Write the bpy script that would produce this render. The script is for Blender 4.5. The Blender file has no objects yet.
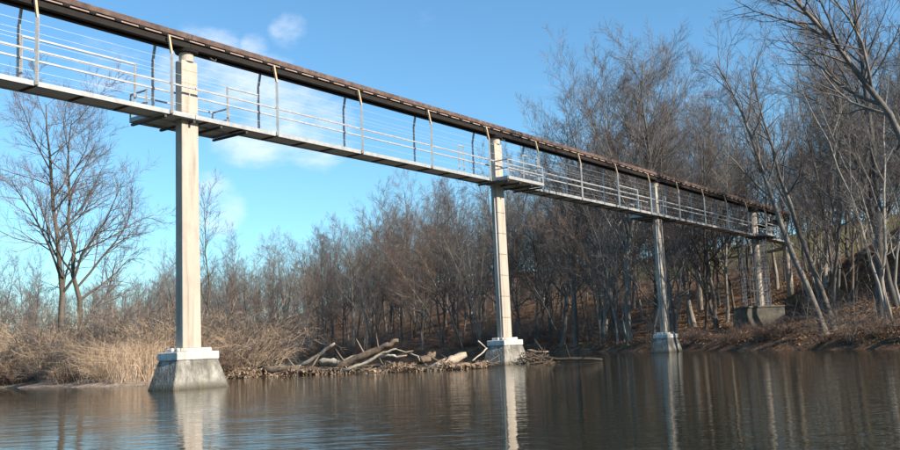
import bpy, math, random
import numpy as np
from mathutils import Vector, Matrix

scene = bpy.context.scene
col = scene.collection
R = math.radians

# ------------------------------------------------------------------ camera
CAM_H, FPX, PITCH, ROLL = .993, 945.0, R(7.33), R(2.5)
cam_d = bpy.data.cameras.new('camera'); cam = bpy.data.objects.new('camera', cam_d); col.objects.link(cam)
cam_d.sensor_width = 36; cam_d.sensor_fit = 'HORIZONTAL'; cam_d.lens = FPX/900*36
cam_d.clip_start = .1; cam_d.clip_end = 9000
F0 = Vector((0, math.cos(PITCH), math.sin(PITCH))); R0 = Vector((1, 0, 0)); U0 = Vector((0, -math.sin(PITCH), math.cos(PITCH)))
CR = R0*math.cos(ROLL) - U0*math.sin(ROLL); CU = U0*math.cos(ROLL) + R0*math.sin(ROLL)
m3 = Matrix((CR, CU, -F0)).transposed()
cam.matrix_world = Matrix.Translation((0, 0, CAM_H)) @ m3.to_4x4()
scene.camera = cam

def ray(px, py):
    return (F0*FPX + CR*(px-450) - CU*(py-225)).normalized()
def at(px, py, Y):
    """point of the place seen at a photograph pixel, Y metres ahead"""
    d = ray(px, py); t = Y/d.y
    return Vector((d.x*t, Y, CAM_H + d.z*t))

# ------------------------------------------------------------------ sky, sun, exposure
SUN_AZ = Vector((.84, -.54)).normalized(); SUN_EL = R(29)
world = bpy.data.worlds.new('World'); scene.world = world; world.use_nodes = True
nt = world.node_tree; nt.nodes.clear()
def N(t, **k):
    n = nt.nodes.new(t)
    for a, b in k.items(): setattr(n, a, b)
    return n
def L(a, b): nt.links.new(a, b)
sky = N('ShaderNodeTexSky', sky_type='NISHITA'); sky.sun_disc = False
sky.sun_elevation = SUN_EL; sky.sun_rotation = math.atan2(SUN_AZ.x, SUN_AZ.y)
sky.air_density = 1.0; sky.dust_density = .35; sky.ozone_density = 3.2; sky.altitude = 50
tc = N('ShaderNodeTexCoord')
noi = N('ShaderNodeTexNoise'); noi.inputs['Scale'].default_value = 9.0; noi.inputs['Detail'].default_value = 8; noi.inputs['Roughness'].default_value = .62
mp = N('ShaderNodeMapping'); mp.inputs['Scale'].default_value = (1, 1, 2.2)
L(tc.outputs['Generated'], mp.inputs['Vector']); L(mp.outputs[0], noi.inputs['Vector'])
acc = None
nrm = N('ShaderNodeVectorMath', operation='NORMALIZE'); L(tc.outputs['Generated'], nrm.inputs[0])
for px, py, rad, amt in [(289, 30, 1.9, .36), (256, 48, 1.4, .28), (262, 106, 5.0, .32), (318, 130, 3.6, .30), (195, 72, 4.5, .26), (216, 205, 2.6, .40), (135, 45, 5, .2)]:
    vm = N('ShaderNodeVectorMath', operation='DOT_PRODUCT'); vm.inputs[1].default_value = ray(px, py); L(nrm.outputs[0], vm.inputs[0])
    mr = N('ShaderNodeMapRange', interpolation_type='SMOOTHERSTEP')
    mr.inputs['From Min'].default_value = math.cos(R(rad)); mr.inputs['From Max'].default_value = 1.0; mr.inputs['To Max'].default_value = amt
    L(vm.outputs['Value'], mr.inputs['Value'])
    if acc is None: acc = mr.outputs[0]
    else:
        ad = N('ShaderNodeMath', operation='MAXIMUM'); L(acc, ad.inputs[0]); L(mr.outputs[0], ad.inputs[1]); acc = ad.outputs[0]
sm = N('ShaderNodeMath', operation='ADD'); L(noi.outputs['Fac'], sm.inputs[0]); L(acc, sm.inputs[1])
mu = N('ShaderNodeMapRange', interpolation_type='SMOOTHSTEP'); mu.inputs['From Min'].default_value = .62; mu.inputs['From Max'].default_value = 1.06; mu.inputs['To Max'].default_value = .72
L(sm.outputs[0], mu.inputs['Value'])
tint = N('ShaderNodeMix', data_type='RGBA', blend_type='MULTIPLY'); tint.inputs[0].default_value = 1; tint.inputs[7].default_value = (.70, .99, 1.04, 1); L(sky.outputs[0], tint.inputs[6])
mx = N('ShaderNodeMix', data_type='RGBA'); mx.inputs[7].default_value = (6.0, 6.3, 6.8, 1)
L(mu.outputs[0], mx.inputs[0]); L(tint.outputs[2], mx.inputs[6])
bg = N('ShaderNodeBackground'); bg.inputs['Strength'].default_value = .11
wo = N('ShaderNodeOutputWorld'); L(mx.outputs[2], bg.inputs['Color']); L(bg.outputs[0], wo.inputs['Surface'])

sun_d = bpy.data.lights.new('sun', 'SUN'); sun_d.energy = 5.0; sun_d.angle = R(.5); sun_d.color = (1, .90, .75)
sun = bpy.data.objects.new('sun', sun_d); col.objects.link(sun)
sdir = Vector((SUN_AZ.x*math.cos(SUN_EL), SUN_AZ.y*math.cos(SUN_EL), math.sin(SUN_EL)))
sun.rotation_euler = sdir.to_track_quat('Z', 'Y').to_euler(); sun.location = sdir*80
scene.view_settings.view_transform = 'Standard'; scene.view_settings.look = 'None'
scene.view_settings.exposure = .82; scene.view_settings.gamma = 1; scene.view_settings.use_curve_mapping = False
scene.render.engine = 'CYCLES'

# ------------------------------------------------------------------ materials
M = {}
def mat(name, stops, scale=3.0, rough=.8, metal=0.0, bump=0.0, bscale=None, stretch=(1, 1, 1), detail=6, spec=.3, coords='Object', objrand=0.0, lo=.3, hi=.7, streak=0.0, tide=0.0):
    m = bpy.data.materials.new(name); m.use_nodes = True; t = m.node_tree; b = t.nodes['Principled BSDF']
    tcn = t.nodes.new('ShaderNodeTexCoord'); mpn = t.nodes.new('ShaderNodeMapping'); mpn.inputs['Scale'].default_value = stretch
    t.links.new(tcn.outputs[coords], mpn.inputs['Vector'])
    n = t.nodes.new('ShaderNodeTexNoise'); n.inputs['Scale'].default_value = scale; n.inputs['Detail'].default_value = detail; n.inputs['Roughness'].default_value = .65
    t.links.new(mpn.outputs[0], n.inputs['Vector'])
    r = t.nodes.new('ShaderNodeValToRGB'); cr = r.color_ramp
    while len(cr.elements) < len(stops): cr.elements.new(.5)
    for i, c in enumerate(stops):
        cr.elements[i].position = lo + (hi-lo)*i/max(1, len(stops)-1); cr.elements[i].color = (*c, 1)
    t.links.new(n.outputs['Fac'], r.inputs['Fac']); out = r.outputs['Color']
    def mult(out, fac_socket, dark):
        mm = t.nodes.new('ShaderNodeMix'); mm.data_type = 'RGBA'; mm.blend_type = 'MULTIPLY'; mm.inputs[7].default_value = (*dark, 1)
        t.links.new(fac_socket, mm.inputs[0]); t.links.new(out, mm.inputs[6]); return mm.outputs[2]
    if streak:                                           # rain streaks and blotches
        for sc_, st_, a0, a1 in ((5.0, (1, 1, .07), .52, .70), (1.1, (1, 1, .6), .55, .75)):
            m2 = t.nodes.new('ShaderNodeMapping'); m2.inputs['Scale'].default_value = st_; t.links.new(tcn.outputs[coords], m2.inputs['Vector'])
            n3 = t.nodes.new('ShaderNodeTexNoise'); n3.inputs['Scale'].default_value = sc_; n3.inputs['Detail'].default_value = 6; t.links.new(m2.outputs[0], n3.inputs['Vector'])
            q3 = t.nodes.new('ShaderNodeMapRange'); q3.inputs['From Min'].default_value = a0; q3.inputs['From Max'].default_value = a1; q3.inputs['To Max'].default_value = streak
            t.links.new(n3.outputs['Fac'], q3.inputs['Value']); out = mult(out, q3.outputs[0], (.42, .38, .33))
    if tide:                                             # silt and algae left by the changing water level
        sz = t.nodes.new('ShaderNodeSeparateXYZ'); t.links.new(tcn.outputs[coords], sz.inputs[0])
        ad_ = t.nodes.new('ShaderNodeMath'); ad_.operation = 'MULTIPLY_ADD'; t.links.new(n.outputs['Fac'], ad_.inputs[0]); ad_.inputs[1].default_value = -.5; t.links.new(sz.outputs['Z'], ad_.inputs[2])
        q4 = t.nodes.new('ShaderNodeMapRange'); q4.inputs['From Min'].default_value = tide-.12; q4.inputs['From Max'].default_value = tide-.34; t.links.new(ad_.outputs[0], q4.inputs['Value'])
        out = mult(out, q4.outputs[0], (.42, .39, .31))
    if objrand:
        oi = t.nodes.new('ShaderNodeObjectInfo'); h = t.nodes.new('ShaderNodeHueSaturation')
        q = t.nodes.new('ShaderNodeMapRange'); q.inputs['To Min'].default_value = 1-objrand; q.inputs['To Max'].default_value = 1+objrand
        t.links.new(oi.outputs['Random'], q.inputs['Value']); t.links.new(q.outputs[0], h.inputs['Value']); t.links.new(out, h.inputs['Color']); out = h.outputs[0]
    t.links.new(out, b.inputs['Base Color'])
    b.inputs['Roughness'].default_value = rough; b.inputs['Metallic'].default_value = metal; b.inputs['Specular IOR Level'].default_value = spec
    if bump:
        n2 = t.nodes.new('ShaderNodeTexNoise'); n2.inputs['Scale'].default_value = bscale or scale*4; n2.inputs['Detail'].default_value = 5
        t.links.new(mpn.outputs[0], n2.inputs['Vector'])
        bp = t.nodes.new('ShaderNodeBump'); bp.inputs['Strength'].default_value = bump; bp.inputs['Distance'].default_value = .05
        t.links.new(n2.outputs['Fac'], bp.inputs['Height']); t.links.new(bp.outputs[0], b.inputs['Normal'])
    M[name] = m; return m
mat('concrete_paint', [(.35, .295, .245), (.42, .36, .30), (.47, .405, .345)], 1.3, .75, bump=.2, bscale=30, stretch=(1, 1, .35), streak=.55)
mat('concrete_cap', [(.36, .345, .32), (.54, .52, .49), (.66, .64, .60)], 2.2, .85, bump=.35, bscale=25, streak=.5)
mat('concrete_old', [(.08, .074, .064), (.20, .187, .165), (.42, .40, .36)], 2.0, .9, bump=.9, bscale=11, stretch=(1.4, 1.4, .9), lo=.28, hi=.72, streak=.5, tide=.10)
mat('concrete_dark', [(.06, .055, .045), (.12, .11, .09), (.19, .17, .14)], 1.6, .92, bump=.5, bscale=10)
mat('galvanised', [(.27, .28, .29), (.35, .35, .35), (.42, .42, .41)], 4, .5, .15, bump=.05, spec=.4)
mat('grating', [(.56, .57, .58), (.70, .70, .70)], 9, .7, .0)
mat('steel_dark', [(.05, .05, .05), (.10, .095, .09)], 3, .7, .3)
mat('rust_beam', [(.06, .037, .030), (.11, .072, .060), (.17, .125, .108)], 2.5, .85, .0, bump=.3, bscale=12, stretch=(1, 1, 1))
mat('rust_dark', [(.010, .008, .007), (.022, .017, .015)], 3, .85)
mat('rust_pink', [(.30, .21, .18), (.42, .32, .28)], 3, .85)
mat('post_tan', [(.42, .27, .14), (.58, .44, .30)], 5, .75)
mat('wire', [(.55, .55, .55), (.62, .62, .62)], 2, .45, .4)
mat('bark_grey', [(.07, .06, .052), (.14, .122, .108), (.24, .215, .19)], 1.6, .9, bump=.5, bscale=18, stretch=(1, 1, .3), objrand=.25)
mat('bark_brown', [(.055, .043, .034), (.11, .088, .07), (.18, .15, .12)], 1.6, .9, bump=.5, bscale=18, stretch=(1, 1, .3), objrand=.25)
mat('bark_pale', [(.13, .115, .10), (.25, .225, .195), (.36, .33, .29)], 1.3, .9, bump=.4, bscale=18, stretch=(1, 1, .3), objrand=.15)
mat('twig_mauve', [(.10, .079, .070), (.17, .138, .123)], .5, .85, objrand=.28)
mat('twig_grey', [(.12, .106, .096), (.20, .178, .162)], .5, .85, objrand=.28)
mat('twig_red', [(.11, .073, .056), (.18, .124, .097)], .5, .85, objrand=.28)
mat('twig_tan', [(.32, .23, .155), (.45, .335, .235)], .6, .85, objrand=.22)
mat('reed', [(.36, .245, .155), (.52, .37, .245), (.63, .48, .345)], .6, .8)
mat('leaf', [(.20, .095, .045), (.32, .175, .085), (.44, .29, .17)], 30, .8)
mat('litter_pale', [(.13, .08, .05), (.26, .18, .12), (.40, .31, .23)], 6, .85)
mat('wood_pale', [(.22, .17, .125), (.37, .30, .23), (.50, .43, .35)], 1.5, .8, bump=.5, bscale=9, objrand=.18)
mat('wood_brown', [(.08, .055, .04), (.18, .13, .092), (.29, .22, .16)], 1.5, .85, bump=.5, bscale=9, objrand=.2)
mat('wood_dark', [(.03, .025, .02), (.07, .055, .045)], 2, .9, bump=.5, bscale=9)
mat('blue_steel', [(.10, .115, .14), (.20, .22, .25)], 3, .6, .3)

def ground_mat():
    m = bpy.data.materials.new('ground_soil'); m.use_nodes = True; t = m.node_tree; b = t.nodes['Principled BSDF']
    tcn = t.nodes.new('ShaderNodeTexCoord')
    def noise(s, d=8, r=.65):
        n = t.nodes.new('ShaderNodeTexNoise'); n.inputs['Scale'].default_value = s; n.inputs['Detail'].default_value = d; n.inputs['Roughness'].default_value = r
        t.links.new(tcn.outputs['Object'], n.inputs['Vector']); return n
    def ramp(src, st):
        r = t.nodes.new('ShaderNodeValToRGB'); cr = r.color_ramp
        while len(cr.elements) < len(st): cr.elements.new(.5)
        for i, (p, c) in enumerate(st): cr.elements[i].position = p; cr.elements[i].color = (*c, 1)
        t.links.new(src, r.inputs['Fac']); return r
    a = ramp(noise(.9).outputs['Fac'], [(.3, (.05, .031, .022)), (.46, (.13, .076, .047)), (.58, (.20, .12, .07)), (.74, (.31, .20, .12))])
    f = ramp(noise(9, 4).outputs['Fac'], [(.35, (.45, .42, .40)), (.5, (.9, .9, .9)), (.7, (1.5, 1.4, 1.3))])
    mlt = t.nodes.new('ShaderNodeMix'); mlt.data_type = 'RGBA'; mlt.blend_type = 'MULTIPLY'; mlt.inputs[0].default_value = 1
    t.links.new(a.outputs[0], mlt.inputs[6]); t.links.new(f.outputs[0], mlt.inputs[7])
    # dull green turf near the top of the right-hand hill, pale mud by the left shore
    sp = t.nodes.new('ShaderNodeSeparateXYZ'); t.links.new(tcn.outputs['Object'], sp.inputs[0])
    hz = t.nodes.new('ShaderNodeMapRange'); hz.inputs['From Min'].default_value = 10.2; hz.inputs['From Max'].default_value = 12; t.links.new(sp.outputs['Z'], hz.inputs['Value'])
    gm = t.nodes.new('ShaderNodeMix'); gm.data_type = 'RGBA'; gm.inputs[7].default_value = (.15, .13, .045, 1)
    gx = t.nodes.new('ShaderNodeMapRange'); gx.inputs['From Min'].default_value = 22; gx.inputs['From Max'].default_value = 34; t.links.new(sp.outputs['X'], gx.inputs['Value'])
    gk = t.nodes.new('ShaderNodeMath'); gk.operation = 'MULTIPLY'; t.links.new(gx.outputs[0], gk.inputs[0]); t.links.new(hz.outputs[0], gk.inputs[1]); t.links.new(gk.outputs[0], gm.inputs[0]); t.links.new(mlt.outputs[2], gm.inputs[6])
    lx = t.nodes.new('ShaderNodeMapRange'); lx.inputs['From Min'].default_value = -7; lx.inputs['From Max'].default_value = -13; t.links.new(sp.outputs['X'], lx.inputs['Value'])
    ly = t.nodes.new('ShaderNodeMapRange'); ly.inputs['From Min'].default_value = 90; ly.inputs['From Max'].default_value = 60; t.links.new(sp.outputs['Y'], ly.inputs['Value'])
    ml = t.nodes.new('ShaderNodeMath'); ml.operation = 'MULTIPLY'; t.links.new(lx.outputs[0], ml.inputs[0]); t.links.new(ly.outputs[0], ml.inputs[1])
    mud = ramp(noise(2.5).outputs['Fac'], [(.3, (.16, .11, .08)), (.5, (.33, .25, .19)), (.7, (.45, .36, .29))])
    g2 = t.nodes.new('ShaderNodeMix'); g2.data_type = 'RGBA'
    t.links.new(ml.outputs[0], g2.inputs[0]); t.links.new(gm.outputs[2], g2.inputs[6]); t.links.new(mud.outputs[0], g2.inputs[7])
    t.links.new(g2.outputs[2], b.inputs['Base Color']); b.inputs['Roughness'].default_value = .95; b.inputs['Specular IOR Level'].default_value = .15
    bp = t.nodes.new('ShaderNodeBump'); bp.inputs['Strength'].default_value = .9; bp.inputs['Distance'].default_value = .25
    t.links.new(noise(3.2).outputs['Fac'], bp.inputs['Height']); t.links.new(bp.outputs[0], b.inputs['Normal'])
    M['ground'] = m
ground_mat()
def water_mat():
    m = bpy.data.materials.new('river_water'); m.use_nodes = True; t = m.node_tree; b = t.nodes['Principled BSDF']
    b.inputs['Base Color'].default_value = (.016, .0175, .010, 1); b.inputs['Roughness'].default_value = .03; b.inputs['IOR'].default_value = 1.333
    tcn = t.nodes.new('ShaderNodeTexCoord'); prev = None
    for sc, st, strength, dist in [((.25, .5, 1), 1.0, .22, .07), ((.9, 3.0, 1), 1.0, .28, .030), ((3.0, 10.5, 1), 1.0, .34, .012)]:
        mpn = t.nodes.new('ShaderNodeMapping'); mpn.inputs['Scale'].default_value = sc; mpn.inputs['Rotation'].default_value = (0, 0, R(-6))
        t.links.new(tcn.outputs['Object'], mpn.inputs['Vector'])
        n = t.nodes.new('ShaderNodeTexNoise'); n.inputs['Scale'].default_value = st; n.inputs['Detail'].default_value = 2
        t.links.new(mpn.outputs[0], n.inputs['Vector'])
        bp = t.nodes.new('ShaderNodeBump'); bp.inputs['Strength'].default_value = strength; bp.inputs['Distance'].default_value = dist
        t.links.new(n.outputs['Fac'], bp.inputs['Height'])
        if prev: t.links.new(prev.outputs[0], bp.inputs['Normal'])
        prev = bp
    t.links.new(prev.outputs[0], b.inputs['Normal']); M['water'] = m
water_mat()

# ------------------------------------------------------------------ helpers
def tag(o, label=None, cat=None, group=None, kind=None):
    if label: o['label'] = label
    if cat: o['category'] = cat
    if group: o['group'] = group
    if kind: o['kind'] = kind
    return o
def empty(name, loc, label=None, cat=None, group=None):
    o = bpy.data.objects.new(name, None); o.empty_display_size = .3; o.location = loc; col.objects.link(o)
    return tag(o, label, cat, group)
def link_mesh(name, me, parent=None, loc=(0, 0, 0), rz=0):
    o = bpy.data.objects.new(name, me); o.location = loc; o.rotation_euler = (0, 0, rz); o.parent = parent; col.objects.link(o); return o
def np_mesh(name, V, Fc, material, smooth=False):
    """V (n,3); Fc list of (k,m) int arrays"""
    me = bpy.data.meshes.new(name)
    V = np.asarray(V, dtype=np.float32).reshape(-1, 3); me.vertices.add(len(V)); me.vertices.foreach_set('co', V.ravel())
    loops = np.concatenate([f.ravel() for f in Fc]); sizes = np.concatenate([np.full(len(f), f.shape[1]) for f in Fc])
    me.loops.add(len(loops)); me.loops.foreach_set('vertex_index', loops.astype(np.int32))
    me.polygons.add(len(sizes)); starts = np.concatenate([[0], np.cumsum(sizes)[:-1]])
    me.polygons.foreach_set('loop_start', starts.astype(np.int32))
    me.polygons.foreach_set('use_smooth', np.full(len(sizes), smooth))
    me.update(calc_edges=True); me.validate(); me.materials.append(M[material]); return me

class MB:
    def __init__(s): s.v = []; s.f = []
    def hexa(s, p):           # 8 points: bottom ring 4, top ring 4
        k = len(s.v); s.v += [tuple(q) for q in p]
        s.f += [tuple(k+i for i in q) for q in ((3, 2, 1, 0), (4, 5, 6, 7), (0, 1, 5, 4), (1, 2, 6, 5), (2, 3, 7, 6), (3, 0, 4, 7))]
    def box(s, x0, x1, y0, y1, z0, z1):
        s.hexa([(x0, y0, z0), (x1, y0, z0), (x1, y1, z0), (x0, y1, z0), (x0, y0, z1), (x1, y0, z1), (x1, y1, z1), (x0, y1, z1)])
    def bar(s, a, b, w, h=None):
        a = Vector(a); b = Vector(b); h = h or w; d = (b-a).normalized()
        u = d.cross(Vector((0, 0, 1)))
        if u.length < .01: u = Vector((1, 0, 0))
        u.normalize(); v = u.cross(d).normalized(); u = u*w/2; v = v*h/2
        s.hexa([a-u-v, a+u-v, a+u+v, a-u+v, b-u-v, b+u-v, b+u+v, b-u+v])
    def tube(s, pts, radii, n=8, jag=0, seed=0):
        rnd = random.Random(seed); pts = [Vector(p) for p in pts]; k = len(s.v); u = None
        for i, p in enumerate(pts):
            d = (pts[min(i+1, len(pts)-1)] - pts[max(i-1, 0)]).normalized()
            if u is None: u = d.cross(Vector((.3, .2, 1))).normalized()
            u = (u - d*u.dot(d)).normalized(); v = d.cross(u)
            for j in range(n):
                a = 2*math.pi*j/n; r = radii[i]*(1+rnd.uniform(-jag, jag))*(1 if 0 < i < len(pts)-1 or not jag else rnd.uniform(.55, 1.0))
                s.v.append(tuple(p + u*math.cos(a)*r + v*math.sin(a)*r + (d*rnd.uniform(-jag, jag)*r*7 if i in (0, len(pts)-1) else Vector())))
        for i in range(len(pts)-1):
            for j in range(n):
                s.f.append((k+i*n+j, k+i*n+(j+1) % n, k+(i+1)*n+(j+1) % n, k+(i+1)*n+j))
        s.f.append(tuple(k+j for j in reversed(range(n)))); s.f.append(tuple(k+(len(pts)-1)*n+j for j in range(n)))
    def mesh(s, name, material, smooth=False, bevel=0):
        me = bpy.data.meshes.new(name); me.from_pydata(s.v, [], s.f); me.update()
        if bevel:
            import bmesh
            bm = bmesh.new(); bm.from_mesh(me)
            bmesh.ops.bevel(bm, geom=bm.edges[:], offset=bevel, segments=1, affect='EDGES'); bm.to_mesh(me); bm.free()
        if smooth: me.polygons.foreach_set('use_smooth', [True]*len(me.polygons))
        me.materials.append(M[material]); return me
    def build(s, name, material, parent=None, smooth=False, bevel=0, off=None):
        """vertices are in world space; they are stored relative to the parent"""
        o = link_mesh(name, s.mesh(name, material, smooth, bevel), parent)
        if parent is not None:
            p = Vector(off) if off is not None else Vector(parent.location)
            n = len(o.data.vertices); a = np.empty(n*3, dtype=np.float32); o.data.vertices.foreach_get('co', a)
            a = a.reshape(-1, 3) - np.array(p); o.data.vertices.foreach_set('co', a.ravel().astype(np.float32)); o.data.update()
        return o

# ------------------------------------------------------------------ terrain and river
SH_R = np.array([(30, -400), (23, -30), (21.4, 20), (20.2, 43.5), (19.4, 47), (18.5, 51.4), (17.2, 55), (16.2, 59), (16.0, 63), (15.4, 66.5), (13.6, 71), (12.4, 82), (8.0, 102), (-1.5, 119), (-18, 147), (-40, 188), (-90, 240), (-500, 380)], float)
POLY_R = np.vstack([SH_R, [(-500, 4000), (4000, 4000), (4000, -400)]])
SH_L = np.array([(-500, 30), (-90, 44), (-40, 46), (-21.1, 44.2), (-15.7, 39.3), (-12.4, 36.8), (-11.3, 39), (-10.5, 44), (-11.2, 53), (-14.5, 68), (-23.5, 105), (-46, 165), (-110, 218), (-500, 320)], float)
POLY_L = SH_L
def sdist(P, poly, shore):
    x, y = P[:, 0], P[:, 1]; ins = np.zeros(len(P), bool); n = len(poly)
    for i in range(n):
        x0, y0 = poly[i]; x1, y1 = poly[(i+1) % n]
        c = ((y0 > y) != (y1 > y)); ins ^= c & (x < (x1-x0)*(y-y0)/((y1-y0) if y1 != y0 else 1e-9)+x0)
    d = np.full(len(P), 1e9)
    for i in range(len(shore)-1):
        a = shore[i]; b = shore[i+1]-a; t = np.clip(((P-a) @ b)/(b @ b), 0, 1)
        d = np.minimum(d, np.hypot(*(P-a-t[:, None]*b).T))
    return np.where(ins, d, -d)
def ss(a, b, x):
    t = np.clip((x-a)/(b-a), 0, 1); return t*t*(3-2*t)
def wob(P, f, s):
    x, y = P[:, 0]*f, P[:, 1]*f
    return (np.sin(x*1.3+s+1.7*np.sin(y*.7+s)) + np.sin(y*1.7+2*s+1.3*np.sin(x*.9)) + np.sin((x+y)*1.1+3*s) + np.sin((x-y)*2.3+s))/4
def height(P):
    P = np.atleast_2d(np.asarray(P, float))[:, :2]
    dr = sdist(P, POLY_R, SH_R) + .5*wob(P, .9, 1); dl = sdist(P, POLY_L, SH_L) + .4*wob(P, 1.1, 4)
    H = 7.5 + 5.5*ss(10, 45, P[:, 0]) * ss(130, 60, P[:, 1]) + 1.5*wob(P, .03, 2)
    hr = .75*ss(0, 1.6, dr) + .3*ss(2, 9, dr) + H*ss(2.5, 46, dr) + (4+11*ss(-70, -15, P[:, 0]))*ss(34, 125, dr) + (.22*wob(P, .8, 3)+.10*wob(P, 2.1, 5))*ss(.5, 4, dr)
    hr = hr + 5*ss(18, 46, P[:, 0])*ss(105, 65, P[:, 1])*ss(6, 38, dr)
    hr = hr*(1-.62*np.exp(-(((P[:, 0]-26)/6.5)**2+((P[:, 1]-77)/6.5)**2)))
    hl = .35*ss(0, 2.5, dl) + 1.3*ss(3, 30, dl) + .12*wob(P, .9, 7)*ss(.5, 3, dl)
    w = np.maximum(np.maximum(dr, dl)*.35, -2.5)
    return np.where(dr > 0, hr, np.where(dl > 0, hl, w))
def hz(x, y): return float(height([(x, y)])[0])
def grow(a, b, step, far):
    c = list(np.arange(a, b+.01, step)); s = step; q = b
    while q < far: s *= 1.25; q += s; c.append(q)
    return c
xs = grow(0, 70, .9, 5200); xn = grow(0, 70, .9, 5200); X = np.array(sorted([-v for v in xn[1:]]+xs))
ys = grow(15, 175, .9, 5200); yb = grow(0, 1, 1, 5200); Y = np.array(sorted([15-v for v in yb[1:]]+ys))
GX, GY = np.meshgrid(X, Y); P = np.c_[GX.ravel(), GY.ravel()]
Z = height(P); nx, ny = len(X), len(Y)
ii = (np.arange(ny-1)[:, None]*nx+np.arange(nx-1)[None]).ravel()
gme = np_mesh('ground', np.c_[P, Z], [np.c_[ii, ii+1, ii+nx+1, ii+nx]], 'ground', True)
tag(link_mesh('ground', gme), 'brown leaf-littered river banks and wooded hillside', None, None, 'structure')
wm = MB(); wm.v = [(-5000, -5000, 0), (5000, -5000, 0), (5000, 5000, 0), (-5000, 5000, 0)]; wm.f = [(0, 1, 2, 3)]
tag(wm.build('river_water', 'water'), 'dark rippled river water with reflections', None, None, 'structure')

# ------------------------------------------------------------------ bridge path
P1 = Vector((-8.846, 31.587)); TH = .625; SPAN = 19.35
B0 = Vector((math.sin(TH), math.cos(TH)))
S_ARC = 66.5; RAD = 12.0; TURN = R(66); S_END = S_ARC+RAD*TURN
def frame(s):
    """(centre xy, heading) at arc length s, first pier at 0"""
    if s <= S_ARC: return P1+B0*s, TH
    A = P1+B0*S_ARC; C = A+Vector((-math.cos(TH), math.sin(TH)))*RAD
    k = min(s, S_END)-S_ARC; h = TH-k/RAD
    p = C+Vector((math.cos(h), -math.sin(h)))*RAD
    if s > S_END: p = p+Vector((math.sin(h), math.cos(h)))*(s-S_END)
    return p, h
def BP(s, w, z):
    """w: metres towards the river side (the photographer), z above water"""
    p, h = frame(s); n = Vector((math.cos(h), -math.sin(h)))
    q = p+n*w; return Vector((q.x, q.y, z))
def srange(a, b, step=1.3):
    if b <= S_ARC or a >= S_END: return [a, b]
    out = [a]; 
    for q in np.arange(S_ARC, S_END+.01, step):
        if a < q < b: out.append(float(q))
    return out+[b]
def sweep(mb, a, b, w0, w1, z0, z1):
    q = srange(a, b); n = len(q); k = len(mb.v)
    for s in q:
        for w, z in ((w0, z0), (w1, z0), (w1, z1), (w0, z1)): mb.v.append(tuple(BP(s, w, z)))
    for i in range(n-1):
        for j in range(4): mb.f.append((k+i*4+j, k+i*4+(j+1) % 4, k+(i+1)*4+(j+1) % 4, k+(i+1)*4+j))
    mb.f.append((k+3, k+2, k+1, k)); e = k+(n-1)*4; mb.f.append((e, e+1, e+2, e+3))
ZD = 9.02      # underside of the walkway's edge channels
ZT = 9.155      # walking surface
WF, WB = .46, -.46
ZB = 11.53     # underside of overhead beam
S0, S1 = -23.0, S_END+14
PIERS = [0, SPAN, 39.0, 59.0, S_ARC+1.6, S_END+7]

# walkway: top-level thing with all its parts
walk = empty('elevated_walkway', BP(0, 0, ZD), 'galvanised steel catwalk with railings running high across the river on concrete piers', 'catwalk')
POST = 4.76
joints = sorted(set([S0]+[SPAN*i for i in range(-1, 4) if S0 < SPAN*i < S1-.5 and SPAN*i < S_ARC-1]+[S_ARC, S_END, S1]))
for a, b in zip(joints[:-1], joints[1:]):
    for w0, w1 in ((WF-.06, WF), (WB, WB+.06)):
        m = MB(); sweep(m, a+.01, b-.01, w0, w1, ZD, ZT+.012)
        sgn = 1 if w0 > 0 else -1                                   # channel lips on the inner side
        wi = w0 if w0 > 0 else w1
        sweep(m, a+.01, b-.01, min(wi, wi-.05*sgn)+0, max(wi, wi-.05*sgn), ZD+.003, ZD+.022)
        m.build('edge_channel', 'galvanised', walk)
    for w in (WF-.02, WB+.02):
        m = MB(); sweep(m, a+.02, b-.02, w-.024, w+.024, ZT+.90, ZT+.955); m.build('handrail', 'galvanised', walk)
        for zz in ((.4, 1.2, 1.5, 1.8) if w < 0 else (.3, 1.3, 1.75)):
            m = MB(); sweep(m, a, b, w-.003, w+.003, ZT+zz-.003, ZT+zz+.003); m.build('guard_wire', 'wire', walk)
step = POST/3
s = math.ceil((S0+1.2)/step)*step-1.0
cross_s = []
while s < S1:
    cross_s.append(s); s += step
for a in cross_s:
    m = MB(); sweep(m, a-.04, a+.04, WB+.07, WF-.07, ZD-.012, ZD+.09); m.build('cross_beam', 'steel_dark', walk)
for a, b in zip(cross_s[:-1], cross_s[1:]):                          # grating panels between the cross beams
    m = MB(); sweep(m, a+.045, b-.045, WB+.075, WF-.075, ZD+.03, ZT)
    m.build('grating_panel', 'grating', walk)
def post_at(s, side):
    w = (WF+.042) if side > 0 else (WB-.042)
    lo = MB(); lo.bar(BP(s, w, ZD+.02), BP(s, w, ZT+1.92), .085)
    o = lo.build('post', 'galvanised', walk)
    up = MB(); up.bar(BP(s, w, ZT+1.90), BP(s, w-.15*side, ZB+.22), .07)
    u = link_mesh('bent_arm', up.mesh('bent_arm', 'post_tan' if side > 0 else 'galvanised'), o)
    a = np.array([v.co for v in u.data.vertices])-np.array(walk.location); u.data.vertices.foreach_set('co', a.astype(np.float32).ravel())
s = math.ceil((S0+1.5)/POST)*POST-1.0
while s < S1:
    post_at(s, 1); post_at(s, -1); s += POST
def rail_frame(a, b, side):
    w = (WF+.0) if side > 0 else WB-.0
    m = MB(); m.bar(BP(a, w, ZT+1.6), BP(b, w, ZT+1.6), .05); m.build('high_rail', 'galvanised', walk)
    for q in (a, b):
        m = MB(); m.bar(BP(q, w, ZD+.03), BP(q, w, ZT+1.63), .065); m.build('rail_post', 'galvanised', walk)
rail_frame(-1.0-POST+.06, -1.75, -1); rail_frame(2.2, -1.0+POST-.06, -1)
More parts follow.
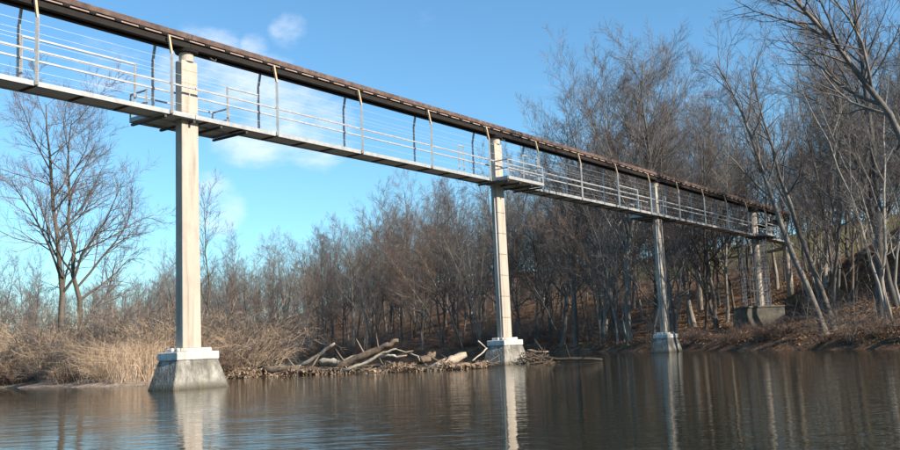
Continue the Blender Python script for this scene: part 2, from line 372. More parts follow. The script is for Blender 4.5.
rail_frame(SPAN-2.6, SPAN-2.2, -1); rail_frame(SPAN+1.9, -1+POST*5-.08, 1)
rail_frame(39-4.6, 39-1.8, -1); rail_frame(39+2.3, -1+POST*9-.08, -1)
def platform(sc, side, a=-1.25, b=2.35, depth=.95):
    """small landing that lets one pass round a pier; its pieces are parts of the walkway"""
    e = WF if side > 0 else WB
    w0, w1 = sorted((e+side*.004, e+side*depth))
    m = MB(); sweep(m, sc+a+.06, sc+b-.06, w0, w1-.0, ZD+.10, ZT-.004); pl = m.build('landing', 'grating', walk)
    def sub(name, mb, mt):
        o = link_mesh(name, mb.mesh(name, mt), pl); n = len(o.data.vertices)
        q = np.array([v.co for v in o.data.vertices])-np.array(walk.location); o.data.vertices.foreach_set('co', q.astype(np.float32).ravel())
    out = e+side*depth
    for q in np.linspace(a+.05, b-.05, 4):
        mm = MB(); wA, wB = sorted((e-side*.9, out-side*.02)); sweep(mm, sc+q-.045, sc+q+.045, wA, wB, ZD-.12, ZD-.045); sub('bearer', mm, 'steel_dark')
    mm = MB(); wA, wB = sorted((out, out+side*.05)); sweep(mm, sc+a, sc+b, wA, wB, ZD+.0, ZT+.02); sub('fascia', mm, 'galvanised')
    for q in (a, b):
        mm = MB(); wA, wB = sorted((e+side*.006, out-side*.003)); sweep(mm, sc+q-.03, sc+q+.03, wA, wB, ZD+.0, ZT+.02); sub('fascia', mm, 'galvanised')
    for q in (a+.03, b-.03):
        for w in (e+side*.09, out+side*.02):
            mm = MB(); mm.bar(BP(sc+q, w, ZD+.02), BP(sc+q, w, ZT+.86), .06); sub('landing_post', mm, 'galvanised')
        for zz in (.42, .84):
            mm = MB(); mm.bar(BP(sc+q, e+side*.07, ZT+zz), BP(sc+q, out+side*.04, ZT+zz), .05); sub('landing_rail', mm, 'galvanised')
    for zz in (.42, .84):
        mm = MB(); mm.bar(BP(sc+a, out+side*.02, ZT+zz+.002), BP(sc+b, out+side*.02, ZT+zz+.002), .05); sub('landing_rail', mm, 'galvanised')
platform(0, -1); platform(SPAN, 1, -1.1, 2.3, .9); platform(39.0, -1); platform(PIERS[3], 1, -1.2, 1.6, .9)

# overhead beam
beam = empty('overhead_beam', BP(0, 0, ZB), 'weathered brown steel beam running above the catwalk on the pier tops', 'beam')
for a, b in zip(joints[:-1], joints[1:]):
    m = MB(); sweep(m, a+.006, b-.006, -.31, .31, ZB+.32, ZB+.50); m.build('top_channel', 'rust_beam', beam)
    for sg in (1, -1):
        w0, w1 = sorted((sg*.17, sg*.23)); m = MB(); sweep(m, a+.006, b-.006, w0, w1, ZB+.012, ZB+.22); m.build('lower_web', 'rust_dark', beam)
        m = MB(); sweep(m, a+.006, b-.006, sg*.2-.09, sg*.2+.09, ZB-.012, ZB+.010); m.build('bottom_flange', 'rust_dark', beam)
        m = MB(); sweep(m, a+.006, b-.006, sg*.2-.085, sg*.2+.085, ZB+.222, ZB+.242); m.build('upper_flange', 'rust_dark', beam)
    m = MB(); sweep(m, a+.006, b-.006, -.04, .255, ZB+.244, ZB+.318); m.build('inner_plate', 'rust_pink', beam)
s = S0+.3
while s < S1-.2:
    m = MB(); sweep(m, s-.11, s+.11, 0.258, .30, ZB+.244, ZB+.317); m.build('spacer_block', 'rust_dark', beam); s += .9
for q in (0.9, SPAN+.4):
    m = MB(); m.tube([BP(q, .1, ZB-.0), BP(q+.05, .16, ZB-.12), BP(q+.22, .18, ZB-.17), BP(q+.3, .14, ZB-.02)], [.03]*4, 6); m.build('hanging_bracket', 'steel_dark', beam, True)

# ------------------------------------------------------------------ piers
def local_hex(mb, c, h, hs0, hw0, z0, hs1, hw1, z1):
    b = Vector((math.sin(h), math.cos(h))); n = Vector((math.cos(h), -math.sin(h)))
    ring = []
    for hs, hw, z in ((hs0, hw0, z0), (hs1, hw1, z1)):
        for i, j in ((-1, 1), (1, 1), (1, -1), (-1, -1)):
            q = c+b*hs*i+n*hw*j; ring.append((q.x, q.y, z))
    mb.hexa([ring[0], ring[1], ring[2], ring[3], ring[4], ring[5], ring[6], ring[7]])
names = ['pale concrete pier nearest the camera with stepped footing in the water', 'concrete pier with front landing beside the driftwood jam',
         'shaded concrete pier whose footing stands against the brushy right bank', 'far pier on the hillside behind a low concrete wall, the left one of the two',
         'far round pier under the bend where the beam curves away', 'farthest pier past the bend, half hidden by hillside trees']
for i, sp in enumerate(PIERS):
    c, h = frame(sp); gz = hz(c.x, c.y)
    base_z = -2.4 if i < 3 else gz-.5
    p = empty('concrete_pier', (c.x, c.y, 0 if i < 3 else gz), names[i], 'pier', 'piers carrying the catwalk')
    top = ZB-.42
    if i < 3:
        m = MB(); local_hex(m, c, h, 1.66, 1.0, -1.6, .84, .50, .93)
        b_ = Vector((math.sin(h), math.cos(h)))
        m.v = [v for v in m.v]
        ft = m.build('footing', 'concrete_old', p, bevel=.035)
        m = MB(); local_hex(m, c, h, .86, .52, .932, .86, .52, 1.2); cp = m.build('footing_cap', 'concrete_cap', p, bevel=.025)
        m = MB(); local_hex(m, c, h, .60, .38, 1.198, .60, .38, 1.32); m.build('plinth', 'concrete_cap', p, bevel=.02)
        for a_, w_ in ((.72, .2), (.66, -.1), (-.7, .05), (-.66, .3)):
            m = MB(); q = c+b_*a_+Vector((math.cos(h), -math.sin(h)))*w_; m.tube([(q.x, q.y, 1.19), (q.x, q.y, 1.30), (q.x, q.y, 1.33)], [.07, .065, .03], 7); m.build('anchor_bolt', 'concrete_cap', p, True)
        m = MB(); local_hex(m, c, h, .38, .19, 1.318, .335, .175, top); m.build('column', 'concrete_paint', p, bevel=.018)
        m = MB(); m.tube([(c.x, c.y, top-.01), (c.x, c.y, top+.14), (c.x, c.y, top+.26), (c.x, c.y, top+.30)], [.25, .25, .25, .24], 20); m.build('rounded_head', 'concrete_paint', p)
        m = MB(); m.tube([(c.x, c.y, top+.30), (c.x, c.y, ZB-.02)], [.38, .42], 20); m.build('bearing_plate', 'rust_dark', p)
        zz = 2.3; j = 0
        while zz < 8.6 and i > 0:
            m = MB(); t = (zz-1.29)/(top-1.29); local_hex(m, c, h, .38-.045*t+.008, .19-.015*t+.008, zz, .38-.045*t+.008, .19-.015*t+.008, zz+.028); m.build('strap', 'concrete_old', p); zz += 1.05
        nn = Vector((math.cos(h), -math.sin(h))); q = c-b_*.42+nn*.06
        if i > 0:
            m = MB(); m.tube([(q.x, q.y, 1.3), (q.x, q.y, 5), (q.x, q.y, ZD-.05)], [.035]*3, 8); m.build('conduit', 'galvanised', p, True)
    else:
        m = MB(); m.tube([(c.x, c.y, base_z), (c.x, c.y, gz+2), (c.x, c.y, ZB-.3)], [.31, .30, .29], 18); m.build('column', 'concrete_paint', p, True)
        m = MB(); m.tube([(c.x, c.y, ZB-.32), (c.x, c.y, ZB-.02)], [.46, .46], 18); m.build('bearing_plate', 'rust_dark', p)
        zz = gz+.8
        while zz < 10.4:
            m = MB(); m.tube([(c.x, c.y, zz), (c.x, c.y, zz+.035)], [.315, .315], 18); m.build('strap', 'concrete_old', p); zz += 1.15

# ------------------------------------------------------------------ low retaining wall with cage at the far pier
c4, h4 = frame(PIERS[3])
wx0, wx1, wy = c4.x-1.9, c4.x+1.5, c4.y-1.4
zt = at(755, 306, wy).z
wl = empty('retaining_wall', ((wx0+wx1)/2, wy, hz(c4.x, wy)), 'low dark concrete wall on the bank below the two far piers', 'wall')
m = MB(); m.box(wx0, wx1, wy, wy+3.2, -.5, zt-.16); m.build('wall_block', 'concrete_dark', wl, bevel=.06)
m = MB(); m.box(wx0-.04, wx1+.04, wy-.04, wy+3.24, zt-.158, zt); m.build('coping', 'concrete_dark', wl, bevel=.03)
fc = empty('ladder_cage', (c4.x, c4.y, zt), 'tall narrow slatted steel cage round the far pier from low wall to catwalk', 'cage')
cx0, cx1, cy0, cy1 = c4.x-1.35, c4.x+.55, c4.y-1.1, c4.y+.6
ups = [(x, cy0) for x in np.linspace(cx0, cx1, 8)]+[(cx0, y) for y in np.linspace(cy0+.3, cy1, 5)]+[(cx1, y) for y in np.linspace(cy0+.3, cy1, 5)]
for x, y in ups:
    m = MB(); m.bar((x, y, zt), (x, y, ZD-.08), .035); m.build('upright', 'blue_steel', fc)
for zz in np.arange(zt+.3, ZD-.1, .95):
    for a_, b__ in (((cx0, cy0-.03), (cx1, cy0-.03)), ((cx0-.03, cy0), (cx0-.03, cy1)), ((cx1+.03, cy0), (cx1+.03, cy1))):
        m = MB(); m.bar((*a_, zz), (*b__, zz), .04); m.build('hoop_bar', 'blue_steel', fc)

# ------------------------------------------------------------------ bare tree generator
def tubes(Pn, Rn, S, pointed):
    """Pn (n,k,3) centre lines, Rn (n,k) radii -> verts, faces"""
    n, k, _ = Pn.shape
    T = np.empty_like(Pn); T[:, 1:-1] = Pn[:, 2:]-Pn[:, :-2]; T[:, 0] = Pn[:, 1]-Pn[:, 0]; T[:, -1] = Pn[:, -1]-Pn[:, -2]
    T /= np.linalg.norm(T, axis=2, keepdims=True)+1e-9
    ref = np.where(np.abs(T[:, :1, 2:3]) > .9, np.array([[[1., 0, 0]]]), np.array([[[0, 0, 1.]]]))
    U = np.cross(T, np.broadcast_to(ref, T.shape)); U /= np.linalg.norm(U, axis=2, keepdims=True)+1e-9
    W = np.cross(T, U); a = np.arange(S)*2*math.pi/S
    V = Pn[:, :, None]+Rn[:, :, None, None]*(U[:, :, None]*np.cos(a)[None, None, :, None]+W[:, :, None]*np.sin(a)[None, None, :, None])
    if not pointed:
        V = V.reshape(-1, 3); b = (np.arange(n)[:, None, None]*k+np.arange(k-1)[None, :, None])*S; j = np.arange(S)[None, None]
        f = np.stack([b+j, b+(j+1) % S, b+S+(j+1) % S, b+S+j], -1).reshape(-1, 4); return V, [f]
    Vb = V[:, :-1].reshape(n, -1, 3); tip = Pn[:, -1:, :]; V = np.concatenate([Vb, tip], 1); st = (k-1)*S+1
    base = np.arange(n)[:, None]*st; j = np.arange(S)
    fs = [np.stack([base+(k-2)*S+j[None], base+(k-2)*S+((j+1) % S)[None], np.broadcast_to(base+(k-1)*S, (n, S))], -1).reshape(-1, 3)]
    if k > 2:
        b = base[:, :, None]+np.arange(k-2)[None, :, None]*S
        fs.append(np.stack([b+j, b+(j+1) % S, b+S+(j+1) % S, b+S+j], -1).reshape(-1, 4))
    return V.reshape(-1, 3), fs
def branch(rng, Pn, Rn, m, t0, t1, ang, length, taper, k, rr, wig, up, lenfall=.5, rmin=.003):
    n, kk, _ = Pn.shape
    t = t0+(t1-t0)*((np.arange(m)[None]+rng.random((n, m)))/m)
    pi = np.repeat(np.arange(n), m); t = t.ravel(); f = t*(kk-1); i0 = np.minimum(f.astype(int), kk-2); fr = (f-i0)[:, None]
    st = Pn[pi, i0]*(1-fr)+Pn[pi, i0+1]*fr; tg = Pn[pi, i0+1]-Pn[pi, i0]; tg /= np.linalg.norm(tg, axis=1, keepdims=True)+1e-9
    r0 = (Rn[pi, i0]*(1-fr[:, 0])+Rn[pi, i0+1]*fr[:, 0])
    q = rng.normal(size=tg.shape); q -= tg*(q*tg).sum(1, keepdims=True); q /= np.linalg.norm(q, axis=1, keepdims=True)+1e-9
    a = np.radians(ang[0]+(ang[1]-ang[0])*rng.random(len(t)))[:, None]
    d = tg*np.cos(a)+q*np.sin(a)
    Lp = np.linalg.norm(np.diff(Pn, axis=1), axis=2).sum(1)[pi]
    ln = (length[0]+(length[1]-length[0])*rng.random(len(t)))*(1-lenfall*t)
    if length[1] < 1.01: ln = ln*Lp
    out = np.empty((len(t), k, 3)); out[:, 0] = st
    for j in range(1, k):
        d = d+rng.normal(size=d.shape)*wig+np.array([0, 0, up]); d /= np.linalg.norm(d, axis=1, keepdims=True)
        out[:, j] = out[:, j-1]+d*(ln/(k-1))[:, None]
    rs = np.maximum(r0*rr, rmin)
    Ro = rs[:, None]*np.linspace(1, taper, k)[None]
    return out, Ro
def join(parts):
    V = []; F3 = []; F4 = []; o = 0
    for v, fs in parts:
        V.append(v)
        for f in fs: (F3 if f.shape[1] == 3 else F4).append(f+o)
        o += len(v)
    return np.concatenate(V), [np.concatenate(x) for x in (F3, F4) if x]
def smooth_path(pts, k, rng, wig):
    pts = np.array(pts, float); s = np.r_[0, np.cumsum(np.linalg.norm(np.diff(pts, axis=0), axis=1))]; t = np.linspace(0, s[-1], k)
    o = np.stack([np.interp(t, s, pts[:, i]) for i in range(3)], 1)
    for _ in range(2): o[1:-1] = (o[:-2]+2*o[1:-1]+o[2:])/4
    o[1:] += rng.normal(size=(k-1, 3))*wig*np.array([1, 1, .3]); return o
def tree_mesh(seed, trunks, bark, twig, n1=12, t1=.3, ang1=(30, 60), len1=(.30, .48), n2=9, n3=7, n4=6, up1=.10, twigr=.0055, wig=.115, fine=1.0):
    rng = np.random.default_rng(seed); K = 11
    TP = np.stack([smooth_path(p, K, rng, .07) for p, _ in trunks]); TR = np.stack([r*(np.linspace(1, .10, K)**.85) for _, r in trunks])
    TR[:, 0] *= 1.35
    a, ar = branch(rng, TP, TR, n1, t1, .99, ang1, len1, .22, 7, .58, wig, up1, .45, .02)
    b, br = branch(rng, a, ar, n2, .18, 1.0, (25, 55), (.36, .6), .3, 5, .6, wig*1.1, .08, .45, .010)
    # trunk tips branch as well
    tb, tbr = branch(rng, TP, TR, n1, .55, 1.0, (30, 65), (.10, .2), .3, 5, .5, wig*1.2, .08, .4, .012)
    b = np.concatenate([b, tb]); br = np.concatenate([br, tbr])
    c, cr = branch(rng, b, br, n3, .15, 1.0, (20, 50), (.42, .68), .4, 4, .62, wig, .06, .4, .0065)
    d, dr = branch(rng, c, cr, n4, .1, 1.0, (18, 46), (.5*fine, .9*fine), .4, 3, .7, wig, .05, .3, twigr)
    dr = np.minimum(dr, twigr*1.4)
    t_ = join([tubes(TP, TR, 9, False), tubes(a, ar, 6, True)])
    k_ = join([tubes(b, br, 4, True), tubes(c, cr, 3, True), tubes(d, dr, 3, True)])
    return np_mesh('trunk', *t_, bark, True), np_mesh('crown', *k_, twig, False)
def straight(H, lean=(0, 0), r=.2, off=(0, 0)):
    return ([(off[0], off[1], -.6), (off[0]+lean[0]*.2, off[1]+lean[1]*.2, H*.35), (off[0]+lean[0]*.6, off[1]+lean[1]*.6, H*.7), (off[0]+lean[0], off[1]+lean[1], H)], r)
PROT = {
 'tall': tree_mesh(11, [straight(19, (1.2, .3), .19)], 'bark_grey', 'twig_grey', n1=16, t1=.22),
 'mauve': tree_mesh(12, [straight(18, (-1.6, .6), .165)], 'bark_brown', 'twig_mauve', n1=16, t1=.2, ang1=(28, 58)),
 'forked': tree_mesh(13, [straight(17.5, (3.0, .5), .14), straight(18.5, (-2.4, -.6), .16)], 'bark_grey', 'twig_mauve', n1=10, t1=.22, n3=5),
 'slim': tree_mesh(14, [straight(13.5, (1.4, -.9), .085)], 'bark_brown', 'twig_mauve', n1=14, t1=.16, len1=(.22, .36), n2=7, n3=6, n4=5),
 'pale': tree_mesh(15, [straight(20, (.8, -.9), .19)], 'bark_pale', 'twig_grey', n1=17, t1=.24, ang1=(25, 52), len1=(.32, .5), n3=6),
 'clump': tree_mesh(16, [straight(13, (3.4, -1.6), .085), straight(14, (-3.0, -.9), .09, (.3, .1)), straight(12, (.8, -2.8), .075, (-.3, .2)), straight(13, (-1.2, 2.0), .08, (0, .4))], 'bark_pale', 'twig_grey', n1=7, t1=.2, len1=(.22, .36), n2=6, n3=5, n4=5),
 'leaning': tree_mesh(17, [straight(13, (-6.0, -1.6), .12)], 'bark_grey', 'twig_red', n1=14, t1=.25, n2=8, n3=6),
 'crooked': tree_mesh(18, [([(0, 0, -.5), (.5, .2, 3), (-.9, .3, 6.5), (.4, -.6, 10), (-.6, .2, 13), (-.2, 0, 15.5)], .15)], 'bark_grey', 'twig_mauve', n1=15, t1=.18, ang1=(38, 75), len1=(.3, .5), n2=8, n3=6, n4=5, wig=.24),
}
KIND = {'tall': 'tall grey bare tree', 'mauve': 'brown-twigged bare tree', 'forked': 'forked bare tree', 'slim': 'slim young bare tree',
        'pale': 'tall pale-barked bare tree', 'clump': 'many-stemmed pale bare tree', 'leaning': 'leaning bare tree', 'crooked': 'crooked bare tree'}
def put_tree(kind, x, y, sc, rz, label, group, z=None, name='bare_tree', sxy=1.0):
    e = empty(name, (x, y, (hz(x, y) if z is None else z)), label, 'tree', group); e.rotation_euler = (.11*math.sin(x*7.3+y*3.1), .11*math.sin(x*3.7-y*5.9), rz); e.scale = (sc*sxy, sc*sxy, sc)
    t, k = PROT[kind]; link_mesh('trunk', t, e); link_mesh('crown', k, e); return e
def own_tree(key, seed, trunks, loc, label, group=None, **kw):
    PROT[key] = tree_mesh(seed, trunks, kw.pop('bark'), kw.pop('twig'), **kw)
    e = empty('bare_tree', loc, label, 'tree', group); link_mesh('trunk', PROT[key][0], e); link_mesh('crown', PROT[key][1], e); return e
def pxpath(base, pts, Y):
    """trunk path relative to base, from picture points at distance Y"""
    b = Vector(base); return [tuple(at(px, py, yy)-b) for px, py, yy in ((p[0], p[1], p[2] if len(p) > 2 else Y) for p in pts)]

# left bank tree with two stems
b = at(72, 335, 52); b.z = hz(b.x, b.y)
own_tree('left_twin', 31, [([(-.5, 0, -.5)]+pxpath(b, [(62, 300), (58, 230), (50, 165), (46, 105, 53)], 52), .19), ([(.5, 0, -.5)]+pxpath(b, [(80, 300), (72, 240), (66, 190), (72, 120, 51)], 52), .17)],
         b, 'large bare twin-stemmed tree rising from the reeds on the left bank', bark='bark_brown', twig='twig_mauve', n1=11, t1=.16, ang1=(35, 70), len1=(.34, .55), n2=11, n3=7, n4=6, up1=.07, twigr=.006)
b = at(212, 330, 62); b.z = hz(b.x, b.y)
own_tree('left_slim', 32, [([(0, 0, -.4)]+pxpath(b, [(208, 280), (205, 240), (207, 205)], 62), .09)], b, 'slender bare tree just right of the nearest pier, above the reeds', bark='bark_brown', twig='twig_red', n1=9, t1=.25, ang1=(15, 45), len1=(.3, .5), n2=6, n3=5, n4=4)
# leaning pair on the right bank
b = at(826, 326, 53); b.z = hz(b.x, b.y)
own_tree('lean_a', 33, [([(0, 0, -.4)]+pxpath(b, [(822, 320), (795, 262), (770, 200), (742, 110), (715, 60)], 53), .2)], b, 'bare tree on the right bank leaning left across the far end of the catwalk', 'leaning pair on the right bank',
         bark='bark_grey', twig='twig_mauve', n1=10, t1=.45, ang1=(25, 55), len1=(.26, .40), n2=7, n3=5, n4=4, twigr=.0045)
b = at(835, 326, 53.6); b.z = hz(b.x, b.y)
own_tree('lean_b', 34, [([(0, 0, -.4)]+pxpath(b, [(832, 318), (806, 250), (780, 175), (762, 120), (750, 70)], 54), .19)], b, 'bare tree rising just right of its leaning twin on the right bank', 'leaning pair on the right bank',
         bark='bark_grey', twig='twig_grey', n1=10, t1=.45, ang1=(25, 55), len1=(.26, .40), n2=7, n3=5, n4=4, twigr=.0045)
# big spreading trees at the right edge
b = at(945, 300, 44); b.z = hz(b.x, b.y)
own_tree('edge_a', 35, [([(0, 0, -.4)]+pxpath(b, [(938, 240), (912, 150), (862, 75), (796, 0, 43), (740, -60, 42)], 44), .26)], b, 'large bare tree at the right edge with long limbs sweeping left',
         bark='bark_grey', twig='twig_mauve', n1=13, t1=.42, ang1=(25, 55), len1=(.28, .46), n2=8, n3=5, n4=4, twigr=.0045)
b = at(878, 290, 56); b.z = hz(b.x, b.y)
own_tree('edge_b', 36, [([(0, 0, -.4)]+pxpath(b, [(880, 230), (872, 130), (858, 40), (850, -60)], 56), .26)], b, 'upright grey bare tree near the right edge behind the sweeping limbs',
         bark='bark_grey', twig='twig_mauve', n1=14, t1=.25, ang1=(30, 65), len1=(.25, .42), n2=8, n3=5, n4=4, twigr=.0045)
# tall fan-crowned tree over the second and third pier
b = at(628, 335, 82); b.z = hz(b.x, b.y)
own_tree('fan', 37, [([(0, 0, -.4)]+pxpath(b, [(626, 290), (630, 235), (634, 180), (640, 110), (644, 60)], 82), .27), ([(0, .1, -.4)]+pxpath(b, [(626, 290), (630, 240), (612, 180), (594, 120), (582, 88)], 82), .19), ([(0, -.1, -.4)]+pxpath(b, [(626, 290), (631, 240), (652, 180), (668, 120), (678, 84)], 82), .19)],
         b, 'tallest fan-shaped bare tree crowned against the sky between the second and third piers', bark='bark_pale', twig='twig_mauve', n1=13, t1=.30, ang1=(24, 55), len1=(.34, .52), n2=10, n3=7, n4=6, wig=.08, up1=.07, twigr=.0055)
b = at(575, 338, 92); b.z = hz(b.x, b.y)
own_tree('fan_b', 38, [([(0, 0, -.4)]+pxpath(b, [(574, 290), (572, 230), (568, 170), (566, 118)], 92), .2), ([(0, .1, -.4)]+pxpath(b, [(574, 290), (572, 240), (552, 180), (540, 140)], 92), .14)],
         b, 'broad bare tree left of the tallest one, its crown just above the overhead beam', bark='bark_grey', twig='twig_grey', n1=13, t1=.3, ang1=(24, 55), len1=(.34, .5), n2=9, n3=6, n4=6, wig=.08, up1=.07, twigr=.0055)

# forest: scattered individuals on the right and far bank
rng = random.Random(5); placed = [(13.3, 60.6, 3), (25.9, 79.3, 2.5), (c4.x, wy, 3.2)]
def clear_of_bridge(x, y):
    q = Vector((x, y))-P1; s = q.dot(B0); w = q.dot(Vector((B0.y, -B0.x)))
    if w > -3 and y > 20 and 640 < 450+FPX*x/y < 808: return False
    return not (s < S_ARC+4 and abs(w) < 2.4)
def shore_d(x, y): return float(sdist(np.array([[x, y]], float), POLY_R, SH_R)[0])
zones = []
def in_view(x, y, mrg=1.08): return y > 5 and abs((x)/y) < .5*mrg
n_tree = 0
def zone_words(px):
    for lim, w in ((300, 'on the farthest upstream bank'), (345, 'behind the slanting pale log'), (400, 'behind the thick broken log'), (445, 'behind the middle of the driftwood'), (492, 'just left of the second pier'), (545, 'just right of the second pier'),
                   (600, 'midway between second and third piers'), (655, 'just left of the third pier'), (700, 'just right of the third pier'), (760, 'behind the low concrete wall'), (830, 'behind the leaning pair')):
        if px < lim: return w
    return 'on the right hillside'
def px_of(x, y): return 450+FPX*x/y
tries = 0
pts = []
while len(pts) < 262 and tries < 30000:
    tries += 1
    y = 44+(rng.random()**1.2)*190; x = rng.uniform(-.42, .53)*y
    if y > 130 and rng.random() < .25: continue
    d = shore_d(x, y)
    if d < 1.0 or d > (50 if y < 120 else 34): continue
    if not clear_of_bridge(x, y): continue
    if x/y > .30 and y < 85 and rng.random() < (.76 if y > 65 else .9): continue
    if x/y > .33 and rng.random() < .55: continue
    mind = 2.5+.016*y
    if any((x-a)**2+(y-b_)**2 < max(mind, r_)**2 for a, b_, r_ in placed): continue
    placed.append((x, y, mind)); pts.append((x, y, d))
for x, y, d in pts:
    px = px_of(x, y)
    if d < 5: kind = rng.choices(['clump', 'leaning', 'slim', 'forked', 'crooked'], [3, 3, 4, 2, 3])[0]
    else: kind = rng.choices(['tall', 'mauve', 'forked', 'slim', 'pale', 'clump', 'crooked'], [4, 4, 2, 3, 2, 1, 4])[0]
    rz = rng.uniform(-.7, .7) if kind == 'leaning' else rng.uniform(0, 6.28)
    sc = rng.uniform(.78, 1.12)
    sc *= 1+(.10 if px < 400 else .26)*min(1, max(0, (y-110)/60))
    w = zone_words(px); nd = ' by the water' if d < 5 else (' halfway up' if d < 22 else ' near the top')
    put_tree(kind, x, y, sc, rz, f'{KIND[kind]} {w},{nd}', f'{KIND[kind]}s {w},{nd}')
for px, y, sc, kind, w in [(556, 96, 1.12, 'tall', 'right of the second pier, above the beam'), (598, 90, 1.2, 'pale', 'left of the tallest fan-shaped tree'), (612, 98, 1.25, 'mauve', 'close behind the tallest fan-shaped tree'),
                           (662, 84, 1.18, 'tall', 'rising behind the third pier'), (688, 88, 1.15, 'pale', 'just right of the third pier, above the beam'), (704, 96, 1.2, 'mauve', 'between the third pier and the far piers')]:
    put_tree(kind, (px-450)/FPX*y, y, sc, px*.7, f'high-crowned {KIND[kind]} {w}', 'high-crowned trees above the beam', sxy=1.15)
# trees beyond the right edge that shade the right bank
for k in range(4):
    for _ in range(60):
        x = rng.uniform(25, 62); y = rng.uniform(28, 62)
        if y < 47.3-(x-2.5)*.643+9 or x/y < .52 or any((x-a)**2+(y-b_)**2 < 12 for a, b_, r_ in placed): continue
        placed.append((x, y, 3)); kind = rng.choice(['tall', 'mauve', 'pale', 'forked'])
        put_tree(kind, x, y, rng.uniform(.9, 1.15), rng.uniform(0, 6), 'bare tree on the right hillside beyond the edge of the view', 'hillside trees beyond the right edge'); break
# trees behind the left reeds
for k, (px, y, sc, kind) in enumerate([(8, 95, .55, 'mauve'), (30, 120, .6, 'tall'), (110, 105, .5, 'slim'), (140, 130, .6, 'mauve'), (172, 115, .55, 'tall'), (225, 96, .62, 'slim'), (232, 140, .62, 'mauve'),
                                       (248, 118, .7, 'forked'), (90, 150, .62, 'tall'), (60, 140, .5, 'mauve'), (160, 165, .66, 'pale'), (120, 175, .7, 'mauve'), (205, 170, .72, 'tall'), (20, 170, .66, 'mauve'), (-15, 110, .6, 'forked')]):
    x = (px-450)/FPX*y
    put_tree(kind, x, y, sc, k*1.3, f'small {KIND[kind]} behind the reeds on the left bank', f'{KIND[kind]}s behind the left reeds')

for k in range(34):
    px = rng.uniform(-20, 262); y = rng.uniform(85, 175); x = (px-450)/FPX*y
    if float(sdist(np.array([[x, y]]), POLY_L, SH_L)[0]) < 3: continue
    kind = rng.choice(['slim', 'crooked', 'mauve', 'forked']); put_tree(kind, x, y, rng.uniform(.42, .62)*(1.3 if kind == 'slim' else 1)*(1+.25*(px > 180)), k*1.7, f'small {KIND[kind]} behind the reeds on the left bank', f'{KIND[kind]}s behind the left reeds')
# ------------------------------------------------------------------ shrubs
def shrub_mesh(seed, H, n, twig, spread=.5, n2=7, n3=5):
    rg = np.random.default_rng(seed); k = 6
    ang = rg.random(n)*6.28; ro = rg.random(n)*.5; st = np.c_[np.cos(ang)*ro, np.sin(ang)*ro, np.full(n, -.15)]
    d = np.c_[np.cos(ang)*spread*rg.random(n), np.sin(ang)*spread*rg.random(n), np.ones(n)]; P_ = np.empty((n, k, 3)); P_[:, 0] = st; ln = H*(.6+.6*rg.random(n))
    for j in range(1, k):
        d = d/np.linalg.norm(d, axis=1, keepdims=True); P_[:, j] = P_[:, j-1]+d*(ln/(k-1))[:, None]
        d = d+rg.normal(size=d.shape)*.16+np.c_[np.cos(ang), np.sin(ang), -np.ones(n)*.9]*.12*spread*2
    Rr = np.full((n, k), .016)*np.linspace(1, .35, k)[None]
    b, br = branch(rg, P_, Rr, n2, .2, 1, (20, 60), (.25, .45), .4, 4, .7, .2, .02, .4, .006)
    c, cr = branch(rg, b, br, n3, .15, 1, (20, 60), (.4, .75), .5, 2, .8, .2, .0, .3, .005)
    return np_mesh('stems', *join([tubes(P_, Rr, 4, True)]), twig), np_mesh('twigs', *join([tubes(b, br, 3, True), tubes(c, cr, 3, True)]), twig)
SHR = {'tan': shrub_mesh(51, 3.0, 34, 'twig_tan', .7), 'red': shrub_mesh(52, 1.9, 40, 'twig_red', 1.0), 'grey': shrub_mesh(53, 2.6, 30, 'twig_grey', .8), 'mauve': shrub_mesh(54, 3.4, 30, 'twig_mauve', .6)}
SW = {'tan': 'straw-coloured twiggy shrub', 'red': 'low reddish bramble', 'grey': 'grey tangled shrub', 'mauve': 'brown twiggy shrub'}
def near_end(x, y):
    q = Vector((x, y))-P1; w = q.dot(Vector((B0.y, -B0.x))); return w > -3 and 640 < 450+FPX*x/y < 808
def put_shrub(kind, x, y, sc, rz, where):
    e = empty('bare_shrub', (x, y, hz(x, y)), f'{SW[kind]} {where}', 'shrub', f'{SW[kind]}s {where}'); e.rotation_euler = (0, 0, rz); e.scale = (sc*1.15, sc*1.15, sc)
    link_mesh('stems', SHR[kind][0], e); link_mesh('twigs', SHR[kind][1], e)
def left_words(px, y):
    w = 'at the far left' if px < 40 else 'below the twin-stemmed tree' if px < 105 else 'left of the nearest pier' if px < 170 else 'behind the nearest pier' if px < 205 else 'right of the nearest pier'
    return ('at the front of the left reeds, ' if y < 45 else 'in the middle of the left reeds, ' if y < 54 else 'at the back of the left reeds, ')+w
for k in range(170):                                                  # left bank
    px = rng.uniform(-15, 275); y = rng.uniform(40, 66); x = (px-450)/FPX*y
    if float(sdist(np.array([[x, y]]), POLY_L, SH_L)[0]) < .7: continue
    put_shrub(rng.choices(['tan', 'grey', 'mauve', 'red'], [5, 1, 5 if y > 47 else 2, 6 if y < 47 else 3])[0], x, y, rng.uniform(.55, 1.2)*(.75 if y < 45 else 1.1), rng.uniform(0, 6), left_words(px, y))
for px, y, sc, kd in [(238, 47, 1.15, 'tan'), (250, 49, 1.2, 'mauve'), (256, 52, 1.3, 'tan'), (245, 55, 1.6, 'mauve'), (258, 60, 1.6, 'mauve'), (226, 50, 1.2, 'tan'), (234, 54, 1.5, 'mauve'), (250, 64, 1.7, 'mauve'), (228, 60, 1.6, 'mauve'), (212, 52, 1.2, 'tan')]:
    put_shrub(kd, (px-450)/FPX*y, y, sc, px, 'at the tip of the left bank by the driftwood')
